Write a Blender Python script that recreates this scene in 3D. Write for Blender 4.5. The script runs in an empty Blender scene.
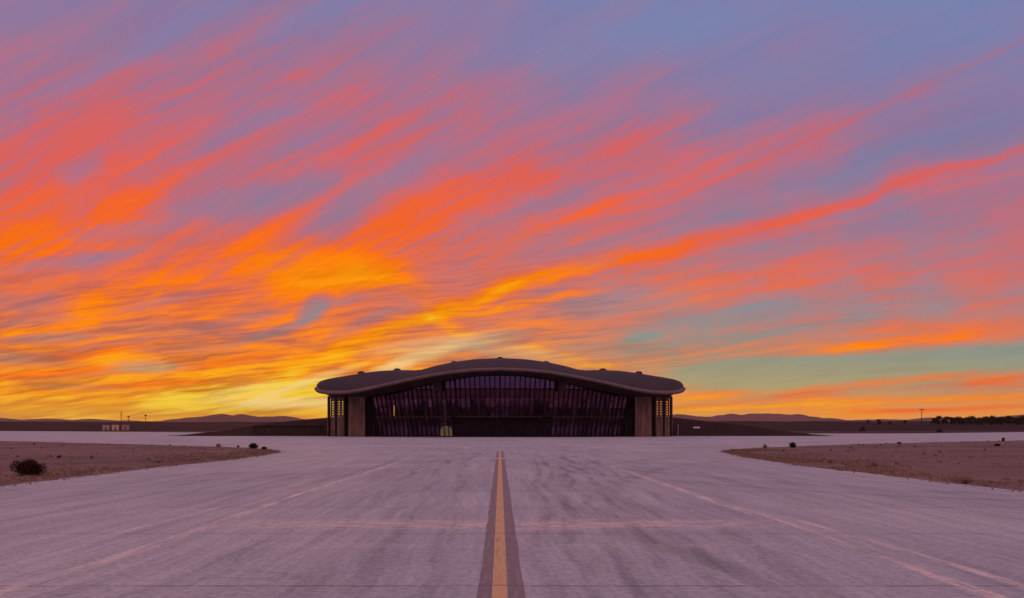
import bpy, bmesh, math, random
from mathutils import Vector, Matrix
R = math.radians
scn = bpy.context.scene
COL = scn.collection

# ------------------------------------------------------------------ camera
H_CAM = 2.0                     # eye height, metres
cam_d = bpy.data.cameras.new('camera')
cam = bpy.data.objects.new('camera', cam_d); COL.objects.link(cam)
cam.location = (0, 0, H_CAM); cam.rotation_euler = (R(90), 0, 0)
cam_d.lens = 24.0; cam_d.sensor_width = 36.0      # f = 683 px at 1024 px wide
cam_d.shift_x = 12/1024; cam_d.shift_y = 129/1024
cam_d.clip_start = 0.1; cam_d.clip_end = 60000
scn.camera = cam
F = 682.67

# ------------------------------------------------------------------ view
scn.view_settings.view_transform = 'Standard'
scn.view_settings.look = 'None'
scn.view_settings.exposure = 0.0
scn.view_settings.gamma = 1.0
scn.view_settings.use_curve_mapping = False
scn.cycles.max_bounces = 6
scn.cycles.transparent_max_bounces = 12

def lin(c):
    out = []
    for v in c:
        v = v/255
        out.append(v/12.92 if v <= .04045 else ((v+.055)/1.055)**2.4)
    return tuple(out)+(1,)

# ------------------------------------------------------------------ tiny node language
class G:
    """builds shader node graphs from python expressions"""
    def __init__(s, tree): s.t = tree; s.n = tree.nodes; s.l = tree.links
    def put(s, sock, v):
        if isinstance(v, E): s.l.new(v.o, sock)
        elif v is not None: sock.default_value = v
    def math(s, op, a, b=None, c=None, clamp=False):
        n = s.n.new('ShaderNodeMath'); n.operation = op; n.use_clamp = clamp
        s.put(n.inputs[0], a); s.put(n.inputs[1], b)
        if c is not None: s.put(n.inputs[2], c)
        return E(s, n.outputs[0])
    def vmath(s, op, a, b=None, c=None, out=0):
        n = s.n.new('ShaderNodeVectorMath'); n.operation = op
        s.put(n.inputs[0], a); s.put(n.inputs[1], b)
        if c is not None: s.put(n.inputs[2], c)
        return E(s, n.outputs[out])
    def sep(s, v):
        n = s.n.new('ShaderNodeSeparateXYZ'); s.put(n.inputs[0], v)
        return [E(s, o) for o in n.outputs]
    def comb(s, x=0, y=0, z=0):
        n = s.n.new('ShaderNodeCombineXYZ')
        for i, v in enumerate((x, y, z)): s.put(n.inputs[i], v)
        return E(s, n.outputs[0])
    def noise(s, vec, scale=1, detail=4, rough=.55, dist=0, color=False, lac=2.0):
        n = s.n.new('ShaderNodeTexNoise'); s.put(n.inputs['Vector'], vec)
        for k, v in (('Scale', scale), ('Detail', detail), ('Roughness', rough), ('Distortion', dist), ('Lacunarity', lac)):
            s.put(n.inputs[k], v)
        return E(s, n.outputs['Color' if color else 'Fac'])
    def mapr(s, v, a, b, c=0, d=1, smooth=True):
        n = s.n.new('ShaderNodeMapRange')
        if smooth: n.interpolation_type = 'SMOOTHSTEP'
        for i, x in enumerate((v, a, b, c, d)): s.put(n.inputs[i], x)
        return E(s, n.outputs[0])
    def mix(s, f, a, b, mode='MIX'):
        n = s.n.new('ShaderNodeMix'); n.data_type = 'RGBA'; n.blend_type = mode
        s.put(n.inputs[0], f); s.put(n.inputs[6], a); s.put(n.inputs[7], b)
        return E(s, n.outputs[2])
    def ramp(s, f, stops, interp='LINEAR'):
        n = s.n.new('ShaderNodeValToRGB'); r = n.color_ramp; r.interpolation = interp
        s.put(n.inputs[0], f)
        while len(r.elements) < len(stops): r.elements.new(1)
        for e, (p, c) in zip(r.elements, stops): pass
        for i, (p, c) in enumerate(stops): r.elements[i].position = p
        for i, (p, c) in enumerate(stops):
            r.elements[i].color = (c, c, c, 1) if isinstance(c, (int, float)) else (lin(c) if len(c) == 3 else c)
        return E(s, n.outputs[0])
    def mapping(s, vec, loc, rz, scale):
        n = s.n.new('ShaderNodeMapping'); n.vector_type = 'TEXTURE'; s.put(n.inputs[0], vec)
        n.inputs['Location'].default_value = loc; n.inputs['Rotation'].default_value = (0, 0, rz)
        n.inputs['Scale'].default_value = scale
        return E(s, n.outputs[0])
    def spot(s, vec):
        n = s.n.new('ShaderNodeTexGradient'); n.gradient_type = 'SPHERICAL'; s.put(n.inputs[0], vec)
        return E(s, n.outputs['Fac'])
class E:
    def __init__(s, g, o): s.g = g; s.o = o
    def __add__(s, b): return s.g.math('ADD', s, b)
    __radd__ = __add__
    def __sub__(s, b): return s.g.math('SUBTRACT', s, b)
    def __rsub__(s, b): return s.g.math('SUBTRACT', b, s)
    def __mul__(s, b): return s.g.math('MULTIPLY', s, b)
    __rmul__ = __mul__
    def __truediv__(s, b): return s.g.math('DIVIDE', s, b)
    def clamp(s): return s.g.math('ADD', s, 0.0, clamp=True)

# ------------------------------------------------------------------ weak added sun lamp, warms the apron left of the hangar after sunset
sun_d = bpy.data.lights.new('sun', 'SUN'); sun = bpy.data.objects.new('sun', sun_d); COL.objects.link(sun)
sun_d.energy = .22; sun_d.angle = R(6); sun_d.color = (1, .5, .3)
sun.rotation_euler = Vector((math.sin(R(-16)), math.cos(R(-16)), math.tan(R(2.5)))).to_track_quat('Z', 'Y').to_euler()

# ------------------------------------------------------------------ dusk sky (world)
# U = azimuth tangent (right of the runway heading), V = elevation tangent, both x 6.83
world = bpy.data.worlds.new('World'); scn.world = world; world.use_nodes = True
wt = world.node_tree; wt.nodes.clear(); g = G(wt)
tc = wt.nodes.new('ShaderNodeTexCoord'); D = E(g, tc.outputs['Generated'])
x, y, z = g.sep(D)
yc = g.math('MAXIMUM', y, .22)
U = x/yc*6.8267
V = z/yc*6.8267

P0 = g.comb(U, V, 0)
vw = g.mapr(V, 0, 2.5, .04, .34, smooth=False)
# slow wandering of the wind direction
wv = g.noise(P0, .55, 2, .5, color=True)
wv2 = g.noise(P0, 2.6, 3, .55, color=True)
warp = g.vmath('MULTIPLY_ADD', g.vmath('SUBTRACT', wv, (.5, .5, .5)), g.comb(.5, vw, 0), P0)
warp1 = warp
warp = g.vmath('MULTIPLY_ADD', g.vmath('SUBTRACT', wv2, (.5, .5, .5)), g.comb(.22, vw*.32, 0), warp)
# A: cirrus streets that run to a vanishing point at the left of the building (right half of the sky)
def polar(w, ku, kr, seed):
    Uw, Vw, _ = g.sep(w); du = Uw + 6.5; dv = Vw + .42
    th = g.math('ARCTAN2', dv, du); rr = g.math('LOGARITHM', du*du + dv*dv + .05, 2.718)
    return g.comb(th*ku, rr*kr, seed)
sA = g.noise(polar(warp, 24, 1.5, 1.7), 1, 3, .55)*.56 + g.noise(polar(warp1, 110, 3.0, 5.1), 1, 4, .6)*.44
# B: combed streaks, upper left, rising to the right
sB = g.noise(g.mapping(warp, (0, 0, 0), R(27), (1.9, .30, 1)), 1, 3, .55)*.56 + g.noise(g.mapping(warp1, (3, 2, 0), R(29), (1.3, .060, 1)), 1, 4, .6)*.44
# C: flat wavy bands low in the sky
sC = g.noise(g.mapping(warp, (3, 1, 0), R(5), (1.1, .17, 1)), 1, 3, .55, .3)*.56 + g.noise(g.mapping(warp, (1, 4, 0), R(7), (.8, .040, 1)), 1, 4, .6, .2)*.44
# D: soft patches
sD = g.noise(warp, 1.1, 4, .6)
right = g.mapr(U, -1.6, .6)
low = g.mapr(V, 1.9, .9)
sAB = g.mix(right, sB, sA)
lowl = low*(1-g.mapr(U, 0, 2.2))
st = g.mix(lowl*.85, sAB, sC)
n_ = g.mapr(st, .27, .73, -1, 1, smooth=False)
nd = g.mapr(sD, .3, .7, -1, 1, smooth=False)

# hand-set weather: (px, py, rx, ry, angle, cover, heat, pale)
SPOTS = [
(150,92,200,38,30,.46,.0,0),(45,150,120,40,28,.40,.04,0),(70,185,140,48,18,.35,.03,0),(250,70,80,18,30,.2,.05,0),
 (12,240,70,20,4,.5,.20,0),(140,290,70,18,14,.5,.16,0),(190,175,120,16,22,.3,.1,0),
 (318,270,95,28,-8,.8,.34,0),(385,277,50,18,-12,.5,.16,0),(415,292,40,10,-20,.3,.10,0),
 (320,308,26,13,30,-1.7,-.25,0),(350,302,30,5,15,-1.0,-.1,0),(278,330,50,6,18,-1.2,-.1,0),(225,205,60,16,12,-1.1,-.1,0),(285,200,60,13,24,-1.0,-.1,0),(78,176,30,12,20,-.9,0,0),(120,232,60,9,8,-.8,0,0),(60,262,70,6,8,-.9,0,0),(300,140,60,9,24,-.8,0,0),
 (375,188,80,15,30,-1.2,0,0),(330,6,90,12,22,-1.1,0,0),(200,14,80,10,24,-.9,0,0),(250,128,60,10,24,-.9,0,0),(130,55,90,8,28,-.7,0,0),(330,60,110,9,26,.5,.03,0),(420,110,120,8,25,.5,.03,0),(60,70,120,9,32,.4,.02,0),(400,140,90,7,24,.5,.03,0),(620,40,170,28,10,-.7,0,0),(860,60,150,24,10,-.5,0,0),
 (460,200,150,24,20,.6,.04,0),(585,158,130,30,10,.6,.06,0),(655,120,70,14,18,.35,.05,0),(430,245,110,24,12,.25,.04,0),
 (500,215,60,10,18,-.3,0,0),(600,250,50,14,10,-.2,0,0),
 (735,236,190,8,16,.85,.10,0),(905,184,160,5,17,.5,.08,0),(560,274,90,9,17,1.1,.36,0),(470,299,90,9,20,1.0,.26,0),(540,300,110,5,10,.9,.3,0),(640,256,90,7,16,.8,.2,0),
 (750,208,120,13,16,-.35,0,0),(870,165,110,10,19,-.55,0,0),(945,138,100,9,18,-.5,0,0),(960,112,120,12,18,.35,.06,0),(790,135,90,18,20,.25,0,0),
 (880,205,110,9,12,-.25,0,0),(930,250,120,9,8,-.3,0,0),(640,300,90,12,8,-.35,.05,0),
 (828,350,75,8,3,.75,.20,0),(945,333,140,8,9,.65,.10,0),(900,325,60,6,6,.6,.12,0),(850,298,60,7,6,.4,.1,0),(1000,300,70,8,10,.4,.1,0),
 (900,364,210,16,5,-1.0,0,0),(770,372,90,20,0,-1.0,0,0),(690,372,40,10,0,-.6,0,0),
 (880,382,140,5,8,.9,.06,0),(1000,372,90,6,3,.7,.02,0),(850,402,190,5,3,.9,.14,0),(980,399,90,5,2,.6,.02,0),(720,394,40,4,6,.9,.0,0),(730,408,80,4,1,.9,.10,0),(900,412,120,4,1,.4,.05,0),
 (985,160,110,5,17,.5,.08,0),(115,345,60,5,6,-1.0,-.1,0),(185,350,60,5,2,-.8,-.1,0),(170,300,60,6,12,-.7,0,0),(95,262,70,7,14,-.6,0,0),(40,318,60,6,4,-.9,-.1,0),(245,318,50,6,14,-.8,0,0),(370,322,40,6,22,-.8,-.1,0),(120,372,80,4,4,-.9,-.1,0),(850,392,180,4,5,.85,-.34,0),(985,386,100,5,4,.8,-.3,0),(960,408,120,3,3,.7,-.34,0),(890,410,60,2,1,.7,-.2,0),(1010,377,60,4,8,.5,-.1,0),(90,352,70,7,8,.3,-.25,0),(230,330,60,7,-10,-.4,-.1,0),(60,372,90,5,3,.4,-.3,0),(20,325,60,8,10,.5,.12,0),(150,385,80,5,4,.4,-.22,0),(230,362,60,5,10,.4,-.2,0),(330,352,70,6,18,.5,-.05,0),
 (705,352,100,13,8,.55,.18,0),(560,358,70,9,-12,.6,.22,0),(640,335,22,7,10,-.7,0,0),(690,325,60,11,10,-.45,0,0),(680,308,50,8,10,-.4,0,0),
 (445,343,75,9,8,-.4,.05,.36),(505,350,60,8,-8,-.4,.05,.2),(400,368,60,8,24,0,.05,.8),(300,386,70,5,18,0,.1,.6),(300,403,80,6,0,-.1,.05,.75),(260,398,130,16,4,.15,.35,0),(240,392,50,7,12,0,0,.3),
 (350,350,110,9,22,.5,.16,0),(240,375,80,10,12,.3,.10,0),(455,330,50,7,-25,.4,.16,0),
 (20,357,60,8,-4,-1.5,-.1,0),(50,336,60,6,0,-1.3,-.1,0),(155,367,40,7,0,-1.2,0,.2),(85,387,50,4,-4,-1.4,-.1,0),(150,330,75,9,0,-.55,0,0),(18,300,65,10,0,-.65,0,0),(210,340,50,8,4,-.4,0,0),
 (40,405,80,5,-2,-.9,0,0),(130,400,120,3,2,.8,-.1,0),(40,392,80,4,-3,.7,-.12,0),(210,408,80,3,3,.5,-.1,0),
]
acc = None
for (px, py, rx, ry, an, dm, dh, dp) in SPOTS:
    cx, cy = (px-500)/100, (428-py)/100
    f = g.spot(g.mapping(warp, (cx, cy, 0), R(an), (rx/100*1.35, ry/100*1.35, 1)))
    f = g.mapr(f, 0, .75)
    acc = g.vmath('MULTIPLY_ADD', g.comb(f, f, f), (dm, dh, dp), acc if acc else (0, 0, 0))
aM, aH, aP = g.sep(acc)

Vn = (V/5.0).clamp()

covL = g.ramp(Vn, [(0,.28),(.03,.55),(.07,.86),(.2,.84),(.3,.74),(.44,.72),(.6,.68),(.72,.58),(.86,.44),(1,.36)])
covR = g.ramp(Vn, [(0,.3),(.06,.35),(.12,.2),(.16,.2),(.2,.5),(.32,.55),(.44,.60),(.52,.56),(.66,.46),(.76,.32),(.86,.18),(1,.08)])
M = g.mix(g.mapr(U, -2.2, 1.8), covL, covR)
amp = g.mapr(V, .9, 4.2, .54, .26)
ct = g.spot(g.mapping(P0, (3.85, 3.24, 0), R(24.6), (2.8, .045, 1)))
ct2 = g.spot(g.mapping(P0, (3.0, 2.75, 0), R(24.0), (2.4, .20, 1)))
trail = g.mapr(ct, 0, .5)*g.mapr(sD, .3, .6, .5, 1)*.36 + g.mapr(ct2, 0, .8)*.05
m = (M + trail + aM*(.40 + n_*.26) + n_*amp + nd*.16).clamp()
heat = g.ramp(Vn, [(0,.96),(.05,.88),(.1,.82),(.2,.74),(.3,.63),(.4,.54),(.52,.41),(.66,.31),(.8,.2),(1,.1)])
heat = heat - g.mapr(U, -1.0, 4.0)*.13
heat = (heat + aH*.36 + n_*.085 + nd*.03 + (m-.5)*.15).clamp()
lit = g.ramp(heat, [(0,(140,115,160)),(.2,(160,112,142)),(.36,(194,103,117)),(.5,(220,97,90)),(.62,(240,98,46)),(.73,(251,112,14)),(.84,(255,134,2)),(.93,(253,168,4)),(1,(250,206,50))])
clL = g.ramp(Vn, [(0,(252,180,0)),(.05,(236,172,30)),(.1,(192,142,84)),(.2,(158,132,128)),(.32,(148,124,145)),(.6,(146,120,156)),(.86,(132,124,166)),(1,(120,124,172))])
clR = g.ramp(Vn, [(0,(250,176,56)),(.04,(216,164,88)),(.08,(178,160,112)),(.15,(142,150,134)),(.24,(138,146,152)),(.4,(132,130,156)),(.6,(130,124,164)),(.86,(116,132,178)),(1,(110,130,182))])
shade_lo = g.mapr(V, 2.3, .5, .0, .30)*(1-g.mapr(U, .2, 2.2)*.8)
clear = g.mix(g.mapr(U, -2.5, 2.5), clL, clR)
front = g.mix(m, clear, lit)
# thicker cloud lets less light through: a slow shading that follows the streaks
th_ = (1 - (1-g.mapr(sC, .36, .56))*shade_lo) * g.mapr(n_, -1, 1, .95, 1.05, smooth=False)
front = g.vmath('MULTIPLY', front, g.comb(th_, g.math('POWER', th_, 1.25), g.math('POWER', th_, .9)))
front = g.mix((aP*(.75+.0) + aP*n_*.35).clamp(), front, lin((246,214,146)))
# the rest of the sky, behind the photographer and overhead
Vb = g.math('ARCSINE', g.math('MINIMUM', z, 1.0))/1.571
bn = g.noise(g.vmath('MULTIPLY', D, (3, 3, 9)), 1, 5, .6)
back = g.ramp(Vb.clamp(), [(0,(185,140,165)),(.06,(215,162,184)),(.16,(240,182,192)),(.35,(228,184,192)),(.6,(212,180,198)),(1,(182,168,196))])
back = g.mix(g.mapr(bn, .45, .7)*.5, back, lin((250,175,172)))
sky = g.mix(g.mapr(y, .22, .46), back, front)
bg = wt.nodes.new('ShaderNodeBackground'); g.l.new(sky.o, bg.inputs[0]); bg.inputs[1].default_value = 1.0
out = wt.nodes.new('ShaderNodeOutputWorld'); wt.links.new(bg.outputs[0], out.inputs[0])
world.cycles.sampling_method = 'MANUAL'; world.cycles.sample_map_resolution = 512


# ================================================================== helpers
random.seed(11)
def new_mat(name):
    m = bpy.data.materials.new(name); m.use_nodes = True
    t = m.node_tree; t.nodes.clear(); gg = G(t)
    b = t.nodes.new('ShaderNodeBsdfPrincipled'); o = t.nodes.new('ShaderNodeOutputMaterial')
    t.links.new(b.outputs[0], o.inputs[0])
    return m, gg, b, o
def bump(gg, b, h, strength=.3, dist=.02):
    n = gg.n.new('ShaderNodeBump'); n.inputs['Strength'].default_value = strength; n.inputs['Distance'].default_value = dist
    gg.put(n.inputs['Height'], h); gg.l.new(n.outputs[0], b.inputs['Normal'])
def objco(gg):
    n = gg.n.new('ShaderNodeTexCoord'); return E(gg, n.outputs['Object'])
def geoco(gg):
    n = gg.n.new('ShaderNodeNewGeometry'); return E(gg, n.outputs['Position'])
def simple(name, col, rough=.8, var=.25, scale=2.0, metal=0, emis=None, bmp=.0, stretch=(1, 1, 1)):
    m, gg, b, o = new_mat(name); b.inputs['Specular IOR Level'].default_value = .08 if max(col) < .08 else .35
    p = gg.vmath('MULTIPLY', objco(gg), stretch)
    n = gg.noise(p, scale, 5, .65)
    c2 = tuple(min(1, v*(1+var)) for v in col)+(1,); c1 = tuple(v*(1-var) for v in col)+(1,)
    gg.put(b.inputs['Base Color'], gg.mix(gg.mapr(n, .3, .7), c1, c2))
    b.inputs['Roughness'].default_value = rough; b.inputs['Metallic'].default_value = metal
    if bmp: bump(gg, b, n, bmp, .03)
    if emis:
        b.inputs['Emission Color'].default_value = emis[0]+(1,); b.inputs['Emission Strength'].default_value = emis[1]
    return m
class MB:
    def __init__(s): s.v = []; s.f = []
    def quad(s, *p):
        i = len(s.v); s.v += [tuple(q) for q in p]; s.f.append(tuple(range(i, i+len(p))))
    def box(s, x0, x1, y0, y1, z0, z1):
        i = len(s.v)
        s.v += [(x0,y0,z0),(x1,y0,z0),(x1,y1,z0),(x0,y1,z0),(x0,y0,z1),(x1,y0,z1),(x1,y1,z1),(x0,y1,z1)]
        s.f += [tuple(i+k for k in q) for q in ((3,2,1,0),(4,5,6,7),(0,1,5,4),(1,2,6,5),(2,3,7,6),(3,0,4,7))]
    def tube(s, pts, rad, n=8, cap=True):
        rad = rad if isinstance(rad, (list, tuple)) else [rad]*len(pts)
        pts = [Vector(p) for p in pts]; base = len(s.v)
        for k, p in enumerate(pts):
            t = (pts[min(k+1, len(pts)-1)]-pts[max(k-1, 0)]).normalized()
            a = t.cross(Vector((0, 0, 1)))
            if a.length < .05: a = t.cross(Vector((1, 0, 0)))
            a.normalize(); b_ = t.cross(a)
            for j in range(n):
                w = 2*math.pi*j/n
                s.v.append(tuple(p+(a*math.cos(w)+b_*math.sin(w))*rad[k]))
        for k in range(len(pts)-1):
            for j in range(n):
                s.f.append((base+k*n+j, base+k*n+(j+1)%n, base+(k+1)*n+(j+1)%n, base+(k+1)*n+j))
        if cap:
            s.f.append(tuple(base+j for j in range(n))[::-1]); e = base+(len(pts)-1)*n
            s.f.append(tuple(e+j for j in range(n)))
    def grid(s, rows):
        base = len(s.v); w = len(rows[0])
        for r in rows: s.v += [tuple(p) for p in r]
        for i in range(len(rows)-1):
            for j in range(w-1):
                a = base+i*w+j; s.f.append((a, a+1, a+w+1, a+w))
    def build(s, name, mat, parent=None, smooth=False):
        me = bpy.data.meshes.new(name); me.from_pydata(s.v, [], s.f); me.validate(); me.update()
        if smooth:
            for p in me.polygons: p.use_smooth = True
        me.materials.append(mat)
        o = bpy.data.objects.new(name, me); COL.objects.link(o); o.parent = parent
        return o
def tag(o, label=None, cat=None, group=None, kind=None):
    if label: o['label'] = label
    if cat: o['category'] = cat
    if group: o['group'] = group
    if kind: o['kind'] = kind
    return o
def empty(name, loc, rz=0):
    o = bpy.data.objects.new(name, None); COL.objects.link(o); o.location = loc; o.rotation_euler = (0, 0, rz)
    o.empty_display_size = .2
    return o
def copy_tree(o, parent=None):
    c = o.copy(); COL.objects.link(c); c.parent = parent
    for ch in [q for q in COL.objects if q.parent == o]: copy_tree(ch, c)
    return c
def ground_at(px, py):               # where a point of the flat ground stands
    Y = F*H_CAM/(py-428.0); return (px-500)/F*Y, Y
def h1(x, seed=0):
    x = x+seed*17.13; i = math.floor(x); f = x-i; f = f*f*(3-2*f)
    r = lambda k: (math.sin(k*127.1+seed*311.7)*43758.5453) % 1.0
    return r(i)*(1-f)+r(i+1)*f
def fb(x, seed=0, o=4):
    return sum(h1(x*2**k, seed+k)*.5**k for k in range(o))/sum(.5**k for k in range(o))
def h2(x, y, seed=0):
    ix, iy = math.floor(x), math.floor(y); fx, fy = x-ix, y-iy
    fx = fx*fx*(3-2*fx); fy = fy*fy*(3-2*fy)
    r = lambda a, b: (math.sin(a*127.1+b*269.5+seed*71.7)*43758.5453) % 1.0
    return (r(ix,iy)*(1-fx)+r(ix+1,iy)*fx)*(1-fy)+(r(ix,iy+1)*(1-fx)+r(ix+1,iy+1)*fx)*fy
def fb2(x, y, seed=0, o=4):
    return sum(h2(x*2**k, y*2**k, seed+k)*.5**k for k in range(o))/sum(.5**k for k in range(o))
def itp(x, tab):
    if x <= tab[0][0]: return tab[0][1]
    for (a, b), (c, d) in zip(tab, tab[1:]):
        if x <= c: return b+(d-b)*(x-a)/(c-a)
    return tab[-1][1]

# ================================================================== materials
def mat_concrete():
    m, gg, b, o = new_mat('apron_concrete')
    P = geoco(gg); X, Y, Z = gg.sep(P)
    n1 = gg.noise(gg.vmath('MULTIPLY', P, (.11, .05, 1)), 1, 5, .6)
    n2 = gg.noise(gg.vmath('MULTIPLY', P, (1.3, .16, 1)), 1, 5, .7)           # rubber and sweeping, along the taxiway
    n3 = gg.noise(P, 9, 6, .75)                                                # fine grain
    wob = gg.noise(gg.vmath('MULTIPLY', P, (.2, .12, 1)), 1, 3, .5)
    n4 = gg.noise(gg.vmath('MULTIPLY', P, (.5, 3.2, 1)), 1, 5, .7)            # brushed across
    base = gg.mix(gg.mapr(n1, .3, .7), (.355, .345, .372, 1), (.435, .408, .42, 1))
    n5 = gg.noise(gg.comb(X*2.6+(wob-.5)*5, Y*.09, 3), 1, 6, .72)
    n6 = gg.noise(gg.comb(X*9+(wob-.5)*9, Y*.35, 7), 1, 4, .7)
    base = gg.mix(1.0, base, gg.mix(gg.mapr(n5, .32, .68), (.89, .89, .90, 1), (1.12, 1.11, 1.11, 1)), 'MULTIPLY')
    base = gg.mix(1.0, base, gg.mix(gg.mapr(n6, .3, .7), (.93, .93, .94, 1), (1.07, 1.07, 1.06, 1)), 'MULTIPLY')
    def stripe(v, w, soft): return 1-gg.mapr(gg.math('ABSOLUTE', v), w, w+soft)
    def dark(c, f, k=.72): return gg.mix(f, c, gg.mix(1.0, c, (k, k*.98, k*1.0, 1), 'MULTIPLY'))
    base = dark(base, gg.mapr(n2, .42, .74)*.48, .68)
    base = gg.mix(gg.mapr(n4, .52, .80)*.30, base, (.50, .42, .39, 1))
    # slab tone: every slab slightly different
    sx = gg.math('FLOOR', (X+2.95)/5.9); sy = gg.math('FLOOR', (Y-.15)/4.25)
    wn = gg.n.new('ShaderNodeTexWhiteNoise'); wn.noise_dimensions = '2D'; gg.put(wn.inputs['Vector'], gg.comb(sx, sy, 0))
    base = gg.mix(1.0, base, gg.mix(E(gg, wn.outputs[0]), (.95, .95, .955, 1), (1.05, 1.05, 1.045, 1)), 'MULTIPLY')
    # sawn joints
    jy = gg.math('PINGPONG', Y-.15, 2.125); jd = gg.math('SUBTRACT', 2.125, jy)
    jn = gg.math('MINIMUM', jy, 9)
    joint = (1-gg.mapr(jn, .018, .045))*gg.mapr(gg.noise(gg.vmath('MULTIPLY', P, (.4, .1, 1)), 1, 3, .6), .35, .55, .35, 1)
    base = dark(base, joint*.6, .4)
    jx = gg.math('PINGPONG', X, 2.95); base = dark(base, (1-gg.mapr(jx, .010, .03))*.5, .5)
    # turning tyre tracks
    for cx, cy, r, w, k in ((24, 38, 21.5, .22, .6), (27, 38, 21.5, .2, .45), (34, 44, 30, .25, .5), (-22, 40, 19.0, .2, .45), (-32, 48, 30, .25, .4), (40, 20, 38.2, .3, .5), (45, 14, 42.0, .35, .45), (-30, 52, 28.3, .3, .3)):
        d = gg.vmath('LENGTH', gg.comb(X-cx, Y-cy, 0), out=1)
        base = dark(base, stripe(d-r+(wob-.5)*1.6, w*.5, w)*k*gg.mapr(n2, .3, .6, .3, 1), .68)
    for x0, sl, w, k in ((.75, .040, .10, .6), (1.15, .046, .12, .75), (1.75, .050, .10, .6), (2.3, .056, .14, .7), (3.0, .060, .10, .45), (-1.0, -.03, .10, .35), (-1.9, -.036, .12, .4), (-3.2, -.03, .1, .3), (3.9, .05, .12, .4), (-4.4, .02, .1, .3)):
        base = dark(base, stripe(X-x0-(Y-8)*sl+(wob-.5)*2.2, w*.4, w*1.3)*k*gg.mapr(n2, .34, .6, .15, 1)*(1-gg.mapr(Y, 38, 55)), .66)
    # worn pale lines beside the lane
    wear = gg.mapr(gg.noise(gg.vmath('MULTIPLY', P, (5, .6, 1)), 1, 6, .75), .40, .60)
    wear2 = gg.mapr(gg.noise(gg.vmath('MULTIPLY', P, (1.1, 5, 1)), 1, 5, .75), .38, .66)
    pale = (.68, .54, .48, 1)
    near = 1-gg.mapr(Y, 32, 60)
    for x0, w, a in ((-6.0, .07, .75), (5.9, .07, .75)):
        base = gg.mix(stripe(X-x0+(wob-.5)*.5+(n3-.5)*.16, w, .15)*wear*gg.mapr(n2, .62, .40, .45, 1)*near*a*1.25, base, pale)
    base = gg.mix(stripe(X-6.62+(Y-10)*.03, .05, .10)*(1-gg.mapr(Y, 14, 16))*wear*.8, base, pale)
    base = gg.mix(stripe(X+7.3-(Y-13)*.05, .03, .08)*gg.mapr(Y, 11.5, 13)*(1-gg.mapr(Y, 17, 18))*wear*.7, base, pale)
    # scuffed transverse strip
    fadeX = 1-gg.mapr(gg.math('ABSOLUTE', X), 4.2, 6.6)
    base = gg.mix(stripe(Y-14.15+(wob-.5)*1.1, .2, .85)*wear2*fadeX*.85, base, (.74, .52, .48, 1))
    base = gg.mix(stripe(Y-11.6+(wob-.5)*.8, .08, .3)*wear2*fadeX*.25, base, pale)
    base = gg.mix(stripe(Y-62.0, .35, .3)*gg.mapr(X, .6, 1.0)*(1-gg.mapr(X, 4, 6))*.6, base, pale)
    base = gg.mix(stripe(Y-75.0, 1.2, 2.5)*gg.mapr(n4, .4, .6)*.25, base, pale)
    cracks = gg.n.new('ShaderNodeTexVoronoi'); cracks.feature = 'DISTANCE_TO_EDGE'; gg.put(cracks.inputs['Vector'], gg.vmath('MULTIPLY_ADD', gg.noise(P, .7, 3, .6, color=True), (1.2, 1.2, 0), P)); cracks.inputs['Scale'].default_value = .16
    base = dark(base, (1-gg.mapr(E(gg, cracks.outputs['Distance']), .001, .004))*.35, .6)
    # grit and oil specks
    sp = gg.noise(P, 2.4, 2, .5); base = dark(base, gg.mapr(sp, .70, .76)*.5, .7)
    base = gg.mix(1.0, base, gg.mix(gg.mapr(n3, .3, .7), (.80, .80, .80, 1), (1.20, 1.20, 1.20, 1)), 'MULTIPLY')
    gg.put(b.inputs['Base Color'], base)
    gg.put(b.inputs['Roughness'], gg.mapr(n2, .3, .7, .78, .9)); b.inputs['Specular IOR Level'].default_value = .12
    bump(gg, b, n3*.6-joint*1.5, .35, .01)
    return m
def mat_paint(name, col, under, edge):
    m, gg, b, o = new_mat(name); P = geoco(gg)
    w = gg.noise(gg.vmath('MULTIPLY', P, (14, 1.6, 1)), 1, 6, .75)
    f = gg.mapr(w, .34, .52)
    n = gg.noise(P, 6, 4, .6)
    c = gg.mix(n, tuple(v*.85 for v in col)+(1,), tuple(min(1, v*1.12) for v in col)+(1,))
    X, Y, Z = gg.sep(P)
    ck = 1-gg.mapr(gg.math('PINGPONG', Y-.15, 2.125), .012, .04)
    c = gg.mix(1-f*edge, c, under+(1,))
    c = gg.mix(ck*.7, c, tuple(v*.4 for v in under)+(1,))
    gg.put(b.inputs['Base Color'], c); b.inputs['Roughness'].default_value = .65
    bump(gg, b, n, .25, .01)
    return m
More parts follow.
